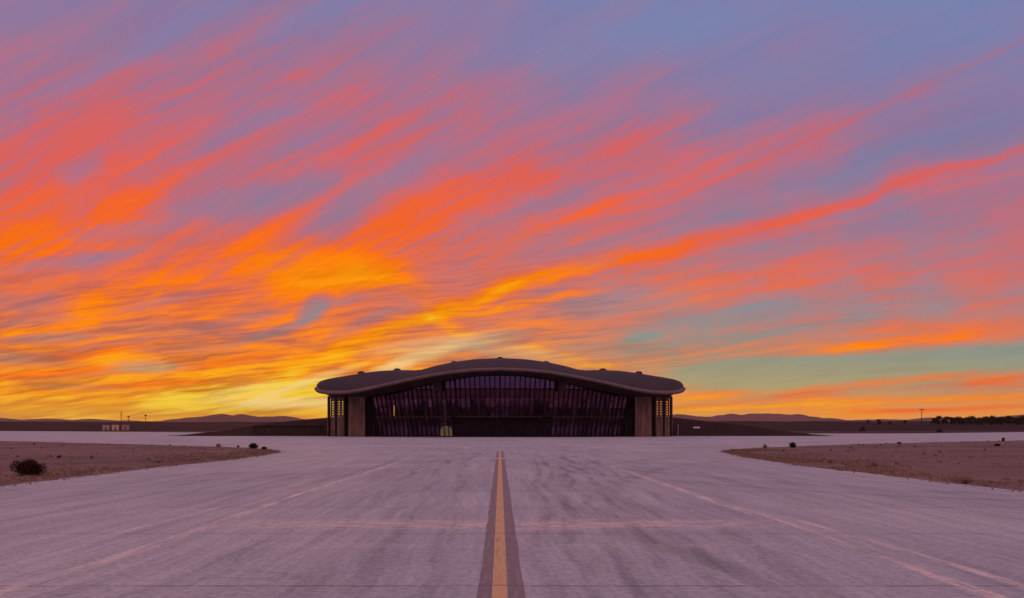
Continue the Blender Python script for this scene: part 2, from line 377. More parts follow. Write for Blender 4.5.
def mat_gravel(name, a, c, grass, pebble=1.0):
    m, gg, b, o = new_mat(name); P = geoco(gg)
    n1 = gg.noise(gg.vmath('MULTIPLY', P, (.08, .12, 1)), 1, 5, .65); n2 = gg.noise(P, 1.6, 6, .75); n3 = gg.noise(P, 12, 5, .8)
    col = gg.mix(gg.mapr(n1, .3, .7), a+(1,), c+(1,))
    col = gg.mix(gg.mapr(n2, .50, .70)*.55, col, grass+(1,))
    v = gg.n.new('ShaderNodeTexVoronoi'); gg.put(v.inputs['Vector'], P); v.inputs['Scale'].default_value = 7
    dark = gg.mapr(E(gg, v.outputs['Distance']), .12, .34)
    col = gg.mix(1.0, col, gg.mix(dark, (.55, .55, .55, 1), (1, 1, 1, 1)), 'MULTIPLY')
    col = gg.mix(1.0, col, gg.mix(gg.mapr(n3, .25, .75), (.55, .55, .55, 1), (1.42, 1.42, 1.42, 1)), 'MULTIPLY')
    gg.put(b.inputs['Base Color'], col); b.inputs['Roughness'].default_value = .95; b.inputs['Specular IOR Level'].default_value = .1
    bump(gg, b, n3+n2*2, .6*pebble, .05)
    return m
def mat_land(name, a, c, sc, veg=None):
    m, gg, b, o = new_mat(name); P = geoco(gg)
    n1 = gg.noise(gg.vmath('MULTIPLY', P, (sc, sc, sc*2)), 1, 6, .62); n2 = gg.noise(gg.vmath('MULTIPLY', P, (sc*14, sc*5, sc*14)), 1, 4, .7)
    col = gg.mix(gg.mapr(n1, .3, .7), a+(1,), c+(1,))
    if veg: col = gg.mix(gg.mapr(n2, .50, .62)*.75, col, veg+(1,))
    gg.put(b.inputs['Base Color'], col); b.inputs['Roughness'].default_value = 1; b.inputs['Specular IOR Level'].default_value = .05
    return m
M = {}
M['concrete'] = mat_concrete()
M['yellow'] = mat_paint('yellow_paint', (.95, .50, .13), (.36, .25, .19), .45)
M['border'] = mat_paint('black_paint', (.17, .125, .130), (.27, .22, .23), .8)
M['white'] = mat_paint('white_paint', (.60, .50, .46), (.27, .24, .25), .8)
M['gravel'] = mat_gravel('desert_gravel', (.135, .084, .085), (.235, .145, .130), (.30, .19, .13))
M['scrub'] = mat_land('scrubland', (.065, .036, .037), (.10, .055, .050), .02, (.035, .022, .020))
M['hill'] = mat_land('hill_soil', (.034, .017, .019), (.052, .026, .026), .012, (.018, .011, .012))
M['berm'] = mat_land('berm_soil', (.030, .015, .016), (.045, .022, .020), .10, (.020, .012, .012))
M['mountain'] = mat_land('mountain_rock', (.13, .055, .045), (.18, .078, .058), .0012)

# ================================================================== ground
mb = MB()
ring = [0, 60, 140, 300, 600, 1200, 2500, 5000, 8000, 11500]; NA = 48
rows = []
for r in ring: rows.append([(r*math.cos(2*math.pi*k/NA), r*math.sin(2*math.pi*k/NA)+60, -.03) for k in range(NA+1)])
mb.grid(rows); tag(mb.build('desert_ground', M['scrub']), kind='structure')

far_edge = [(-900,540),(-330,455),(-200,360),(-110,292),(-66,262),(66,258),(75,246),(150,250),(262,338),(420,370),(900,430)]
mb = MB(); top = [(x, y) for x, y in far_edge]
xs = sorted(set([-900,-600,-330,-200,-110,-66,-40,-17,0,17,40,66,75,150,262,420,900]))
mb.grid([[(x, -60, 0) for x in xs], [(x, 60, 0) for x in xs], [(x, itp(x, top), 0) for x in xs]])
tag(mb.build('apron', M['concrete']), kind='structure')

def line(name, mat, x0, x1, y0, y1, z, jit=0.0):
    mb = MB(); n = max(2, int((y1-y0)/.5)) if y1-y0 > 3 else 2
    rows = []
    for i in range(n+1):
        y = y0+(y1-y0)*i/n; j = (h1(i*.7, 3)-.5)*jit; k = (h1(i*.6, 9)-.5)*jit
        rows.append([(x0+j, y, z), (x1+k, y, z)])
    mb.grid(rows); return tag(mb.build(name, mat), kind='structure')
line('line_border', M['border'], -.272, .298, -20, 58, .004, .03)
line('taxiway_centre_line', M['yellow'], -.098, .092, -20, 57.3, .008, .006)
line('taxiway_centre_line', M['white'], -.15, -.04, 57.3, 66, .008)
line('taxiway_centre_line', M['white'], .07, .17, 57.3, 66, .0081)
line('hold_mark', M['white'], -.36, .36, 43.6, 45.4, .012)
line('hold_mark', M['white'], 1.2, 5.6, 61.6, 62.3, .008)

edgeR = [(-60,16.4),(20,16.6),(36,15.9),(46,16.6),(52,17.6),(57,18.4),(60,19.6),(64,22.5),(70,27),(76,34),(84,44),(90,53),(100,69),(112,88),(125,128),(132,200),(136,420)]
edgeL = [(-60,17.4),(20,17.0),(34,17.4),(44,16.9),(52,17.4),(56,18.0),(59,19.0),(63,21.4),(68,25),(72,29),(80,40),(88,52),(98,66),(108,81),(120,125),(130,200),(136,420)]
def island(sign, tab, name, seed):
    mb = MB(); rows = []
    ys = []; y = -60
    while y < 136:
        ys.append(y); y += 6 if y < 12 else (.25 if y < 70 else .8)
    ys.append(136)
    offs = [0, .12, .3, .6, 1, 1.6, 2.4, 3.4, 5, 7, 10, 14, 19, 26, 36, 50, 70, 100, 140, 200, 300]
    for y in ys:
        e = itp(y, tab); jag = (fb(y*1.6, seed, 5)-.5)*.6*(1 if y < 60 else 3)
        row = []
        for k, o_ in enumerate(offs):
            x = min(e+jag+o_, 420)
            z = .006 if k == 0 else .02+min(o_, 3)*.012+(fb2(x*.6, y*.6, seed)-.5)*.11*min(1, o_/1.2)+ (fb2(x*.07, y*.07, seed+5)-.5)*.35*min(1, o_/8)*(1 if y < 125 else 0)
            z = max(z, .006) if k == 0 else max(z, .012)
            row.append((sign*x, y, z))
        rows.append(row)
    mb.grid(rows)
    return tag(mb.build(name, M['gravel'], smooth=True), kind='structure')
island(1, edgeR, 'gravel_ground', 4); island(-1, edgeL, 'gravel_ground', 8)
def island_z(x, y):
    e = itp(y, edgeR if x > 0 else edgeL); o_ = max(0, abs(x)-e); s_ = 4 if x > 0 else 8; ax = abs(x)
    return max(0, .02+min(o_, 3)*.012+(fb2(ax*.6, y*.6, s_)-.5)*.11*min(1, o_/1.2)+(fb2(ax*.07, y*.07, s_+5)-.5)*.35*min(1, o_/8))

# ================================================================== land and mountains
def heightfield(name, mat, fz, x0, x1, nx, ys, smooth=True):
    mb = MB(); rows = []
    for y in ys: rows.append([(x0+(x1-x0)*i/nx, y, fz(x0+(x1-x0)*i/nx, y)) for i in range(nx+1)])
    mb.grid(rows); return tag(mb.build(name, mat, smooth=smooth), kind='structure')
def sm(t): t = max(0, min(1, t)); return t*t*(3-2*t)
# low rolling scrub behind the apron
def zlow(x, y):
    cr = 13.5+3.5*fb(x/260+3, 5)+(1.8 if x > 500 else 0)*sm((x-500)/400)
    rise = 1-math.exp(-(y-470)/430) if y > 470 else 0
    fall = 1-sm((y-1500)/900)
    return -.05+max(0, cr*rise*fall+(fb2(x/45, y/70, 2)-.5)*3.2*sm((y-480)/300))
heightfield('low_hills', M['hill'], zlow, -2600, 2600, 520, [465+i*28 for i in range(20)]+[1040+i*70 for i in range(20)])
# the two distant ranges, silhouette from left to right (picture column, row)
ridgeL = [(-500,421),(-250,417),(-120,419),(-40,416.5),(0,418),(15,419.8),(28,420.4),(42,418.4),(52,419.2),(68,421),(82,420),(93,418.2),(102,419.8),(118,421.2),(140,420.8),(160,421.2),(175,419.8),(190,418.6),(205,417),(216,415.6),(222,414.2),(230,416),(236,416.4),(243,414.4),(250,415.6),(257,416.6),(266,417),(280,416.6),(292,416.8),(300,418.8),(312,421),(340,423),(400,425)]
ridgeR = [(600,424),(655,420),(672,415),(679,413.8),(688,416),(698,416.4),(706,417),(716,416.2),(728,413.6),(733,413.2),(740,414.6),(752,413.9),(765,413.4),(776,414),(786,415),(794,414.8),(803,416.6),(818,418),(835,419.6),(860,420.2),(884,419.6),(900,420.6),(921,419.6),(936,417.4),(946,416.6),(955,417.4),(968,419),(982,419),(996,417),(1010,415.6),(1022,415),(1040,414),(1080,416),(1150,413),(1300,418),(1500,420)]
def range_mesh(tab, name, Yr, seed):
    x0 = (tab[0][0]-500)/F*Yr; x1 = (tab[-1][0]-500)/F*Yr
    def fz(x, y):
        px = 500+x/Yr*F
        z = H_CAM+(428-itp(px, tab))/F*Yr
        z += (fb(px/6, seed, 6)-.5)*34*min(1, max(.3, z/90))
        if y <= Yr:
            t = sm((y-(Yr-1500))/1500)
            spur = (fb2(x/160, y/420, seed)-.5)
            return (z+6)*(t**1.15)-6 + spur*90*t*(1-t)*(z/120)
        return z*(1-sm((y-Yr)/1600))
    heightfield(name, M['mountain'], fz, x0, x1, int((tab[-1][0]-tab[0][0])/1.2), [Yr-1500+i*83.33 for i in range(19)]+[Yr+i*300 for i in range(1, 7)])
range_mesh(ridgeL, 'mountain_range', 8000, 21); range_mesh(ridgeR, 'mountain_range', 8600, 33)
# earth banks that run up to both ends of the hangar
def bank(side):
    prof = [(39,5.4),(46,5.1),(54,4.3),(62,3.3),(70,2.2),(76,1.2),(84,.3),(90,-.5),(140,-1.5)]
    def fz(x, y):
        a = itp(abs(x), prof)
        return -.06+(a+ .12)*sm((y-168)/20)*(1-sm((y-232)/45))+(fb2(x/6, y/6, 3)-.5)*.5*sm((y-172)/10)
    xs_ = (39.5, 140) if side > 0 else (-140, -39.5)
    heightfield('earth_bank', M['berm'], fz, xs_[0], xs_[1], 90, [166+i*3.2 for i in range(36)])
bank(-1); bank(1)

# ================================================================== the hangar
M['roof'] = None
def mat_roof():
    m, gg, b, o = new_mat('weathered_steel_roof'); P = geoco(gg); X, Y, Z = gg.sep(P)
    n = gg.noise(gg.vmath('MULTIPLY', P, (.25, .25, .25)), 1, 6, .7); n2 = gg.noise(P, 2.5, 4, .7)
    c = gg.mix(gg.mapr(n, .3, .7), (.025, .011, .011, 1), (.043, .019, .018, 1))
    seam = 1-gg.mapr(gg.math('PINGPONG', X, .75), .02, .06)
    seam2 = 1-gg.mapr(gg.math('PINGPONG', Y, 2.0), .03, .09)
    s_ = gg.math('MAXIMUM', seam, seam2)
    c = gg.mix(s_*.6, c, (.02, .011, .012, 1)); c = gg.mix(n2*.25, c, (.07, .036, .028, 1))
    gg.put(b.inputs['Base Color'], c); b.inputs['Roughness'].default_value = .72; b.inputs['Specular IOR Level'].default_value = .3
    bump(gg, b, n2*.4-s_, .3, .05); return m
M['roof'] = mat_roof()
M['rim'] = simple('roof_edge_metal', (.135, .082, .084), .5, .15, .6)
M['soffit'] = simple('soffit_panel', (.055, .034, .034), .8, .3, .5)
M['panel'] = simple('tower_concrete', (.165, .095, .080), .85, .36, .8, bmp=.2, stretch=(1, 1, .25))
M['darkframe'] = simple('dark_frame', (.010, .006, .008), .6, .3, 1)
M['mullion'] = simple('bronze_mullion', (.005, .003, .004), .45, .3, 1)
M['transom'] = simple('bronze_transom', (.06, .035, .042), .45, .3, 1)
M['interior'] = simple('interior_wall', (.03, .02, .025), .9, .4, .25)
M['innerpale'] = simple('interior_column', (.62, .50, .60), .7, .12, 1)
M['door'] = simple('hangar_door_steel', (.014, .008, .013), .6, .4, 1)
def mat_glass():
    m = bpy.data.materials.new('tinted_glass'); m.use_nodes = True; t = m.node_tree; t.nodes.clear(); gg = G(t)
    o = t.nodes.new('ShaderNodeOutputMaterial'); mx = t.nodes.new('ShaderNodeMixShader'); tr = t.nodes.new('ShaderNodeBsdfTransparent')
    gl = t.nodes.new('ShaderNodeBsdfGlossy'); fr = t.nodes.new('ShaderNodeFresnel'); fr.inputs[0].default_value = 2.2
    tr.inputs[0].default_value = (.50, .40, .52, 1); gl.inputs['Roughness'].default_value = .06
    P = geoco(gg); n = gg.noise(gg.vmath('MULTIPLY', P, (.55, .3, .12)), 1, 4, .7)
    X, Y, Z = gg.sep(P)
    wn = gg.n.new('ShaderNodeTexWhiteNoise'); wn.noise_dimensions = '2D'
    gg.put(wn.inputs['Vector'], gg.comb(gg.math('FLOOR', (X-(Z*.2)*gg.math('SIGN', X))/1.05), gg.math('FLOOR', Z/2.1), 0))
    v = (gg.mapr(n, .35, .65)*.55+E(gg, wn.outputs[0])*.45).clamp()
    c = gg.mix(v, (.14, .07, .18, 1), (.95, .52, .95, 1))
    up = gg.mapr(Z, 10.9, 11.3)                                    # blue-violet sky reflection put into the gloss colour above the spandrel band
    c = gg.mix(up, c, (.40, .29, .72, 1))
    band = gg.mapr(Z, 8.5, 8.7)*(1-gg.mapr(Z, 10.6, 10.8))
    c = gg.mix(band*.75, c, (.30, .08, .15, 1))
    gg.put(gl.inputs['Color'], c)
    t.links.new(fr.outputs[0], mx.inputs[0]); t.links.new(tr.outputs[0], mx.inputs[1]); t.links.new(gl.outputs[0], mx.inputs[2])
    t.links.new(mx.outputs[0], o.inputs[0]); return m
M['glass'] = mat_glass()

hangar = empty('hangar', (0, 152, 0)); tag(hangar, 'low wide glass-fronted hangar under a swooping brown winged roof', 'hangar')
def hb(mb, name, mat, parent=None, smooth=False):            # vertices are given in world metres, stored relative to the hangar
    par = parent or hangar
    mb.v = [(x, y-152, z) for x, y, z in mb.v]
    return mb.build(name, mat, par, smooth)
def pz(py, Y): return H_CAM+(428-py)/F*Y
def pxx(px, Y): return (px-500)/F*Y
# roof outlines as (half width in picture columns, picture row)
rim_t = [(0,368.4),(25,369.3),(50,371.7),(75,375.9),(100,381.0),(125,386.6),(140,389.8),(152,391.5),(164,392.1),(173,391.9),(179,391.1),(182.4,389.6),(183.9,387.2)]
top_t = [(0,359.4),(25,360.6),(46,363.2),(65,367.2),(78,370.7),(83,371.6),(92,371),(103,370.8),(120,371.4),(138,373.4),(152,375.8),(164,377.6),(173,379.2),(179,381.0),(182.2,383.2),(183.6,386.2)]
Ssteps = [math.sin(R(90)*k/44) for k in range(-44, 45)]
def rimY(s): return 145+9*s*s
def bulge(s): return math.sqrt(max(0, 1-s*s))
def roof_pt(s, t):                 # t: 0 rim, 1 ridge, 2 rear edge
    a = abs(s); Y0 = rimY(s); Y1 = Y0+1.2+26*bulge(s); sg = 1 if s >= 0 else -1
    z0 = pz(itp(183.9*a, rim_t), Y0); x0 = 183.9*a/F*Y0
    z1 = pz(itp(183.6*a, top_t), Y1); x1 = 183.6*a/F*Y1
    if t <= 1:
        return (sg*(x0+(x1-x0)*t), Y0+(Y1-Y0)*t, z0+(z1-z0)*math.sin(t*math.pi/2)**.9 if t > 0 else z0)
    u = t-1; Y2 = Y1+1.0+48*bulge(s)
    return (sg*x1*(1-.22*u*u), Y1+(Y2-Y1)*u, z1-(z1-9.9)*u*u*.8*bulge(s))
mb = MB(); mb.grid([[roof_pt(s, t/12*1.0) for s in Ssteps] for t in range(0, 25)])
roof = hb(mb, 'roof', M['roof'], smooth=True)
# rolled edge all round the front
mb = MB(); pts = [roof_pt(s, 0) for s in Ssteps]
mb.tube([(x, y-.05, z-.15) for x, y, z in pts], [.36+.12*abs(s)**6 for s in Ssteps], 10)
hb(mb, 'roof_edge', M['rim'], smooth=True)
mb = MB(); mb.tube([roof_pt(s, 2) for s in Ssteps], .3, 6); hb(mb, 'rear_edge', M['rim'], smooth=True)
# facade
def facY(x, z=0): return 152+6.2*(x/29.0)**2 - z*.02
top_glass = [(0,375.6),(20,376.2),(40,378.6),(62,383.0),(80,386.6),(100,390.4),(129,395.0)]
WB, WT = 27.9, 30.0                # half widths bottom and top of the canted glazing
def fpt(u, z):                     # u -1..1 across, z height -> point on the canted curtain wall
    W = WB+(WT-WB)*max(0, z)/9.5*.9
    x = u*W; return Vector((x, facY(x, z), z))
def ztop(u):
    x = abs(u)*29.4; return pz(itp(x*F/154, top_glass), 153)
# soffit from the rolled edge back to the glass head
mb = MB(); a_, b_ = [], []
for s in Ssteps:
    x, y, z = roof_pt(s, 0); a_.append((x, y+.1, z-.3))
    xi = max(-41.0, min(41.0, x*1.02)); Yi = facY(min(abs(xi), 29.5))+max(0, abs(xi)-29.5)*.75
    zi = ztop(min(1, abs(xi)/29.4)) if abs(xi) < 29.4 else max(9.35, pz(395, 156)-.0*(abs(xi)-29.4))
    b_.append((xi, max(y+.15, Yi-1.2), min(zi+.1, z-.3)))
c_ = [(x, y+9, z+.15) for x, y, z in b_]
mb.grid([a_, b_, c_]); hb(mb, 'soffit', M['soffit'], smooth=True)
# fascia closing the gap between soffit and roof shell
NP = 54
us = [-1+2*k/NP for k in range(NP+1)]
def is_door(u): return -.37 < u < .40
mb = MB(); rnd = random.Random(5)
pxh = lambda py, Y=152: pz(py, Y)
levels = [0, pxh(421.3), pxh(416.8), pxh(407.5), pxh(399.0), pxh(389.0)]
for k in range(NP):
    u0, u1 = us[k], us[k+1]; zt = min(ztop(u0), ztop(u1)); lv = [l for l in levels if l < zt-.25]+[None]
    for i in range(len(lv)-1):
        z0 = lv[i]
        if z0 < levels[2]-.01 and is_door((u0+u1)/2): continue
        za, zb = (ztop(u0), ztop(u1)) if lv[i+1] is None else (lv[i+1], lv[i+1])
        j = [rnd.uniform(-.006, .006) for _ in range(4)]
        q = [fpt(u0, z0), fpt(u1, z0), fpt(u1, zb), fpt(u0, za)]
        for n_i in range(4): q[n_i].y += j[n_i]+.06
        mb.quad(*q)
hb(mb, 'curtain_wall_glass', M['glass'])
for k, u in enumerate(us):
    mb = MB(); zt = ztop(u); w = .11 if k % 9 else .17
    if is_door(u): zz0 = pxh(416.8)
    else: zz0 = 0
    zz = [zz0+(zt-zz0)*i/5 for i in range(6)]
    rows = []
    for dx, dy in ((-w, .03), (-w, -.16), (w, -.16), (w, .03)):
        rows.append([tuple(fpt(u, z)+Vector((dx, dy, 0))) for z in zz])
    mb.grid(rows); mb.quad(*[rows[i][-1] for i in range(4)])
    hb(mb, 'mullion', M['mullion'])
for li, l in enumerate(levels[1:]):
    uu = [u for u in [-1+2*k/108 for k in range(109)] if ztop(u) > l+.1]
    h = (.08, .12, .04, .07, .14)[li]
    rows = [[tuple(fpt(u, l)+Vector((0, dy, dz))) for u in uu] for dy, dz in ((.02, -h), (-.10, -h), (-.10, h), (.02, h))]
    mb = MB(); mb.grid(rows); hb(mb, 'transom', M['transom'] if li in (3, 1) else M['mullion'])
# base sill and head rail
uu = [-1+2*k/108 for k in range(109)]
mb = MB(); mb.grid([[tuple(fpt(u, 0)+Vector((0, dy, dz))) for u in uu] for dy, dz in ((-.22, 0), (-.22, .22), (.1, .22))]); hb(mb, 'sill', M['darkframe'])
mb = MB(); mb.grid([[tuple(fpt(u, ztop(u))+Vector((0, dy, dz))) for u in uu] for dy, dz in ((.02, -.12), (-.2, -.12), (-.2, .35), (.3, .45))]); hb(mb, 'head_rail', M['darkframe'])
# brown blocks in the glazing either side of the raised middle
for sx in (-1, 1):
    mb = MB(); xa, xb = sorted((sx*13.0, sx*14.9)); Y = facY(14)-1.9
    mb.box(xa, xb, Y, Y+1.2, pxh(391), pxh(381.5)); hb(mb, 'infill_panel', M['soffit'])
# interior: floor, rear and side walls, gallery, columns, hangar doors
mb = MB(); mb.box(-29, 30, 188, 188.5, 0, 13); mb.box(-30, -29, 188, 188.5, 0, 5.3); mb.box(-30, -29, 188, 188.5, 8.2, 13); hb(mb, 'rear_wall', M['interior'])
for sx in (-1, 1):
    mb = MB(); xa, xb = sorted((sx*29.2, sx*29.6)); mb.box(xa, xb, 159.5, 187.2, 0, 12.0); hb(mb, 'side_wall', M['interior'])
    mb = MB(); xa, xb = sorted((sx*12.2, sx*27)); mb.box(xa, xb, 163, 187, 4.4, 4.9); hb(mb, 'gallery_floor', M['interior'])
    mb = MB(); mb.tube([(sx*12.6, facY(12)+2.6, 2.9), (sx*12.6, facY(12)+1.2, pxh(399.0))], .6, 16); hb(mb, 'column', M['innerpale'])
    for q in (17, 21.5, 25.5):
        mb = MB(); mb.tube([(sx*q, facY(q)+2.2, 0), (sx*q, facY(q)+1.2, 9.0)], .22, 10); hb(mb, 'column', M['innerpale'])
for k in range(9):
    x0 = -10.6+k*2.5; mb = MB(); mb.box(x0, x0+2.44, 153.2, 153.35, 0, pxh(417.2))
    for i in range(1, 4): mb.box(x0+.1, x0+2.34, 153.14, 153.2, i*1.1, i*1.1+.06)
    mb.box(x0+1.2, x0+1.3, 153.1, 153.2, 0, pxh(417.4))
    hb(mb, 'door_leaf', M['door'])
mb = MB(); mb.box(-10.9, 11.9, 152.5, 153.1, pxh(417.2), pxh(416.0)+.5); hb(mb, 'door_beam', M['door'])
# end pavilions: dark reveal, blank panel, two pierced panels, end post, flat cap
def pierced(mb, c, x0, x1, Y, z1, cols, zs, hw, hh, th=.22):
    """upright slab with real square openings"""
    xs = [x0+(x1-x0)*(i+.5)/cols for i in range(cols)]
    cur = x0
    for xc in xs:
        mb.box(cur, xc-hw, Y, Y+th, 0, z1); cur = xc+hw
        zc = 0
        for z in zs:
            mb.box(xc-hw, xc+hw, Y, Y+th, zc, z-hh); zc = z+hh
        mb.box(xc-hw, xc+hw, Y, Y+th, zc, z1)
    mb.box(cur, x1, Y, Y+th, 0, z1)
for sx in (-1, 1):
    def X2(a, b): return sorted((sx*a, sx*b))
    d = lambda hp, Y: hp/F*Y
    Y = 159.0; zc = pz(397.0, Y)
    xa, xb = X2(28.3, d(135, Y)+.5); mb = MB(); mb.box(xa, xb, Y+.75, Y+1.3, 0, zc+.9); hb(mb, 'dark_reveal', M['darkframe'])
    a0, a1 = d(135, Y), d(152, Y); n = 3
    for i in range(n):
        xa, xb = X2(a0+(a1-a0)*i/n+.03, a0+(a1-a0)*(i+1)/n-.03)
        mb = MB(); mb.box(xa, xb, Y+i*.15, Y+i*.15+.4, 0, zc); hb(mb, 'wall_panel', M['panel'])
    xa, xb = X2(a1-.5, d(155.5, 160.5)); mb = MB(); mb.box(xa, xb, 160.2, 160.9, 0, zc+.3); hb(mb, 'dark_reveal', M['darkframe'])
    zs = [pz(419-2.45*i, 161.5) for i in range(8)]
    Y = 161.0; xa, xb = X2(d(155.5, Y), d(163, Y)); mb = MB(); pierced(mb, 0, xa, xb, Y, zc+.05, 2, zs, .14, .11); hb(mb, 'pierced_panel', M['panel'])
    xa, xb = X2(d(163, 162), d(164.8, 162)); mb = MB(); mb.box(xa, xb, 162.0, 162.4, 0, zc+.1); hb(mb, 'dark_reveal', M['darkframe'])
    Y = 162.5; xa, xb = X2(d(164.8, Y), d(169.4, Y)); mb = MB(); pierced(mb, 0, xa, xb, Y, zc+.1, 1, zs, .2, .11); hb(mb, 'pierced_panel', M['panel'])
    xa, xb = X2(d(169.6, 164), d(171.2, 164)); mb = MB(); mb.box(xa, xb, 163.4, 164.0, 0, zc+.15); hb(mb, 'dark_reveal', M['darkframe'])
    xa, xb = X2(d(171.2, 164.2), d(172.2, 164.2)); mb = MB(); mb.box(xa, xb, 163.8, 164.6, 0, zc+.15); hb(mb, 'end_post', M['panel'])
    xa, xb = X2(28.8, d(152, 159)); mb = MB(); mb.box(xa, xb, 158.6, 166, zc, zc+.55); hb(mb, 'pavilion_cap', M['soffit'])
    xa, xb = X2(d(152, 159), d(173.4, 162)); mb = MB()
    o0 = [(sx*d(152, 159), 158.7), (sx*d(164, 159.8), 160.3), (sx*d(171, 162), 162.6), (sx*d(173.5, 163.5), 164.6), (sx*d(173.6, 166), 168.5), (sx*d(152, 159), 168.5)]
    if sx < 0: o0 = o0[::-1]
    n = len(o0); z0, z1 = zc+.1, pz(395.3, 161)
    mb.quad(*[(x, y, z1) for x, y in o0]); mb.quad(*[(x, y, z0) for x, y in o0][::-1])
    for i in range(n): (xa, ya), (xb, yb) = o0[i], o0[(i+1) % n]; mb.quad((xa, ya, z0), (xb, yb, z0), (xb, yb, z1), (xa, ya, z1))
    hb(mb, 'pavilion_cap', M['soffit'])
    # posts that carry the wing tip above the cap
    xx = d(148, 160); mb = MB(); mb.box(*X2(xx-7, xx+1.6), 160.2, 160.8, z1-.02, pz(391.5, 160)); hb(mb, 'clerestory_wall', M['soffit'])
# roof lights along the skyline
def roof_light(hp, sg, r):
    a = hp/184.0; x, y, z = roof_pt(sg*a, .96)
    mb = MB(); rows = []
    for i in range(6):
        e = R(90)*i/5; rows.append([(x+r*math.cos(e)*math.cos(2*math.pi*j/14), y+r*math.cos(e)*math.sin(2*math.pi*j/14), z-.05+r*.62*math.sin(e)) for j in range(15)])
    mb.grid(rows); return hb(mb, 'roof_light', M['roof'], smooth=True)
roof_light(0, 1, .95)
for sg in (-1, 1):
    for hp, r in ((46, .85), (82, .6), (103, 1.0), (139, .95)): roof_light(hp, sg, r)
for sg, hp in ((-1, 136), (1, 138)):
    x, y, z = roof_pt(sg*hp/184, .66); mb = MB(); mb.box(x-.8, x+.8, y-.3, y+.3, z-.05, z+.18); hb(mb, 'roof_hatch', M['rim'])

# ================================================================== things round the hangar
# pale domed booth just inside the glass
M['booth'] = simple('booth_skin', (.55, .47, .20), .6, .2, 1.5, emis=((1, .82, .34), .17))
cxb = (446-500)/F*153.6
booth = empty('domed_booth', (cxb, 154.2, 0)); tag(booth, 'pale yellow lit domed booth just inside the glass wall', 'booth')
mb = MB(); rows = []
prof = [(1.34, 0), (1.34, 1.1), (1.27, 1.6), (1.08, 2.0), (.78, 2.3), (.4, 2.46), (0.02, 2.5)]
for r, z in prof: rows.append([(r*math.cos(2*math.pi*j/28), r*.6*math.sin(2*math.pi*j/28), z) for j in range(29)])
mb.grid(rows); mb.build('dome', M['booth'], booth, True)
mb = MB(); mb.tube([(-.02, -.86, 0), (-.02, -.83, 1.2), (-.02, -.72, 1.9), (-.02, -.4, 2.4)], .05, 6); mb.build('rib', M['mullion'], booth)
# small upright panels by the doors
M['sign_pale'] = simple('pale_board', (.60, .48, .58), .6, .1, 2)
for i, (px, lab) in enumerate(((424.5, 'slim pale upright board inside the glass, left of the domed booth'), (577.5, 'slim pale upright board inside the glass, in the right half of the hangar'))):
    X = (px-500)/F*154; b0 = empty('display_board', (X, facY(X)+.5, 0)); tag(b0, lab, 'display board', 'display boards inside the hangar')
    mb = MB(); mb.box(-.28, .28, -.04, .04, .12, 2.05); mb.build('panel', M['sign_pale'], b0)
    mb = MB(); mb.box(-.34, .34, -.2, .2, 0, .12); mb.build('base', M['darkframe'], b0)

# ---- retaining wall on the left bank
M['wallc'] = simple('dark_concrete', (.045, .030, .030), .9, .3, .6)
w = empty('retaining_wall', (-54, 172, 0)); tag(w, 'long dark low retaining wall against the bank left of the hangar', 'wall')
mb = MB(); mb.box(-8.3, 9.5, 0, .4, 0, 2.3); mb.build('wall_face', M['wallc'], w)
mb = MB(); mb.box(-8.5, 9.6, -.1, .5, 2.3, 2.5); mb.build('coping', M['darkframe'], w)
# ---- low pale sign on the right bank
X = (687-500)/F*178; sgn = empty('low_sign', (X+.2, 170, 0)); tag(sgn, 'low white board on two short posts before the bank right of the hangar', 'sign')
mb = MB(); mb.box(-.8, .8, -.04, .04, 1.95, 2.3); mb.build('board', simple('white_board', (.7, .62, .62), .6, .1, 2), sgn)
for dx in (-.6, .6):
    mb = MB(); mb.box(dx-.04, dx+.04, .045, .12, 0, 2.2); mb.build('post', M['darkframe'], sgn)
# ---- slim grey column beside the right pavilion
p0 = empty('downpipe_post', ((678-500)/F*166, 166, 0)); tag(p0, 'slim grey post standing just right of the hangar end', 'post')
mb = MB(); mb.tube([(0, 0, 0), (0, 0, 2.9)], .13, 8); mb.build('shaft', simple('grey_post', (.2, .16, .19), .6, .1, 2), p0)
mb = MB(); mb.tube([(0, 0, 2.9), (0, 0, 3.0)], .2, 8); mb.build('cap', M['darkframe'], p0)

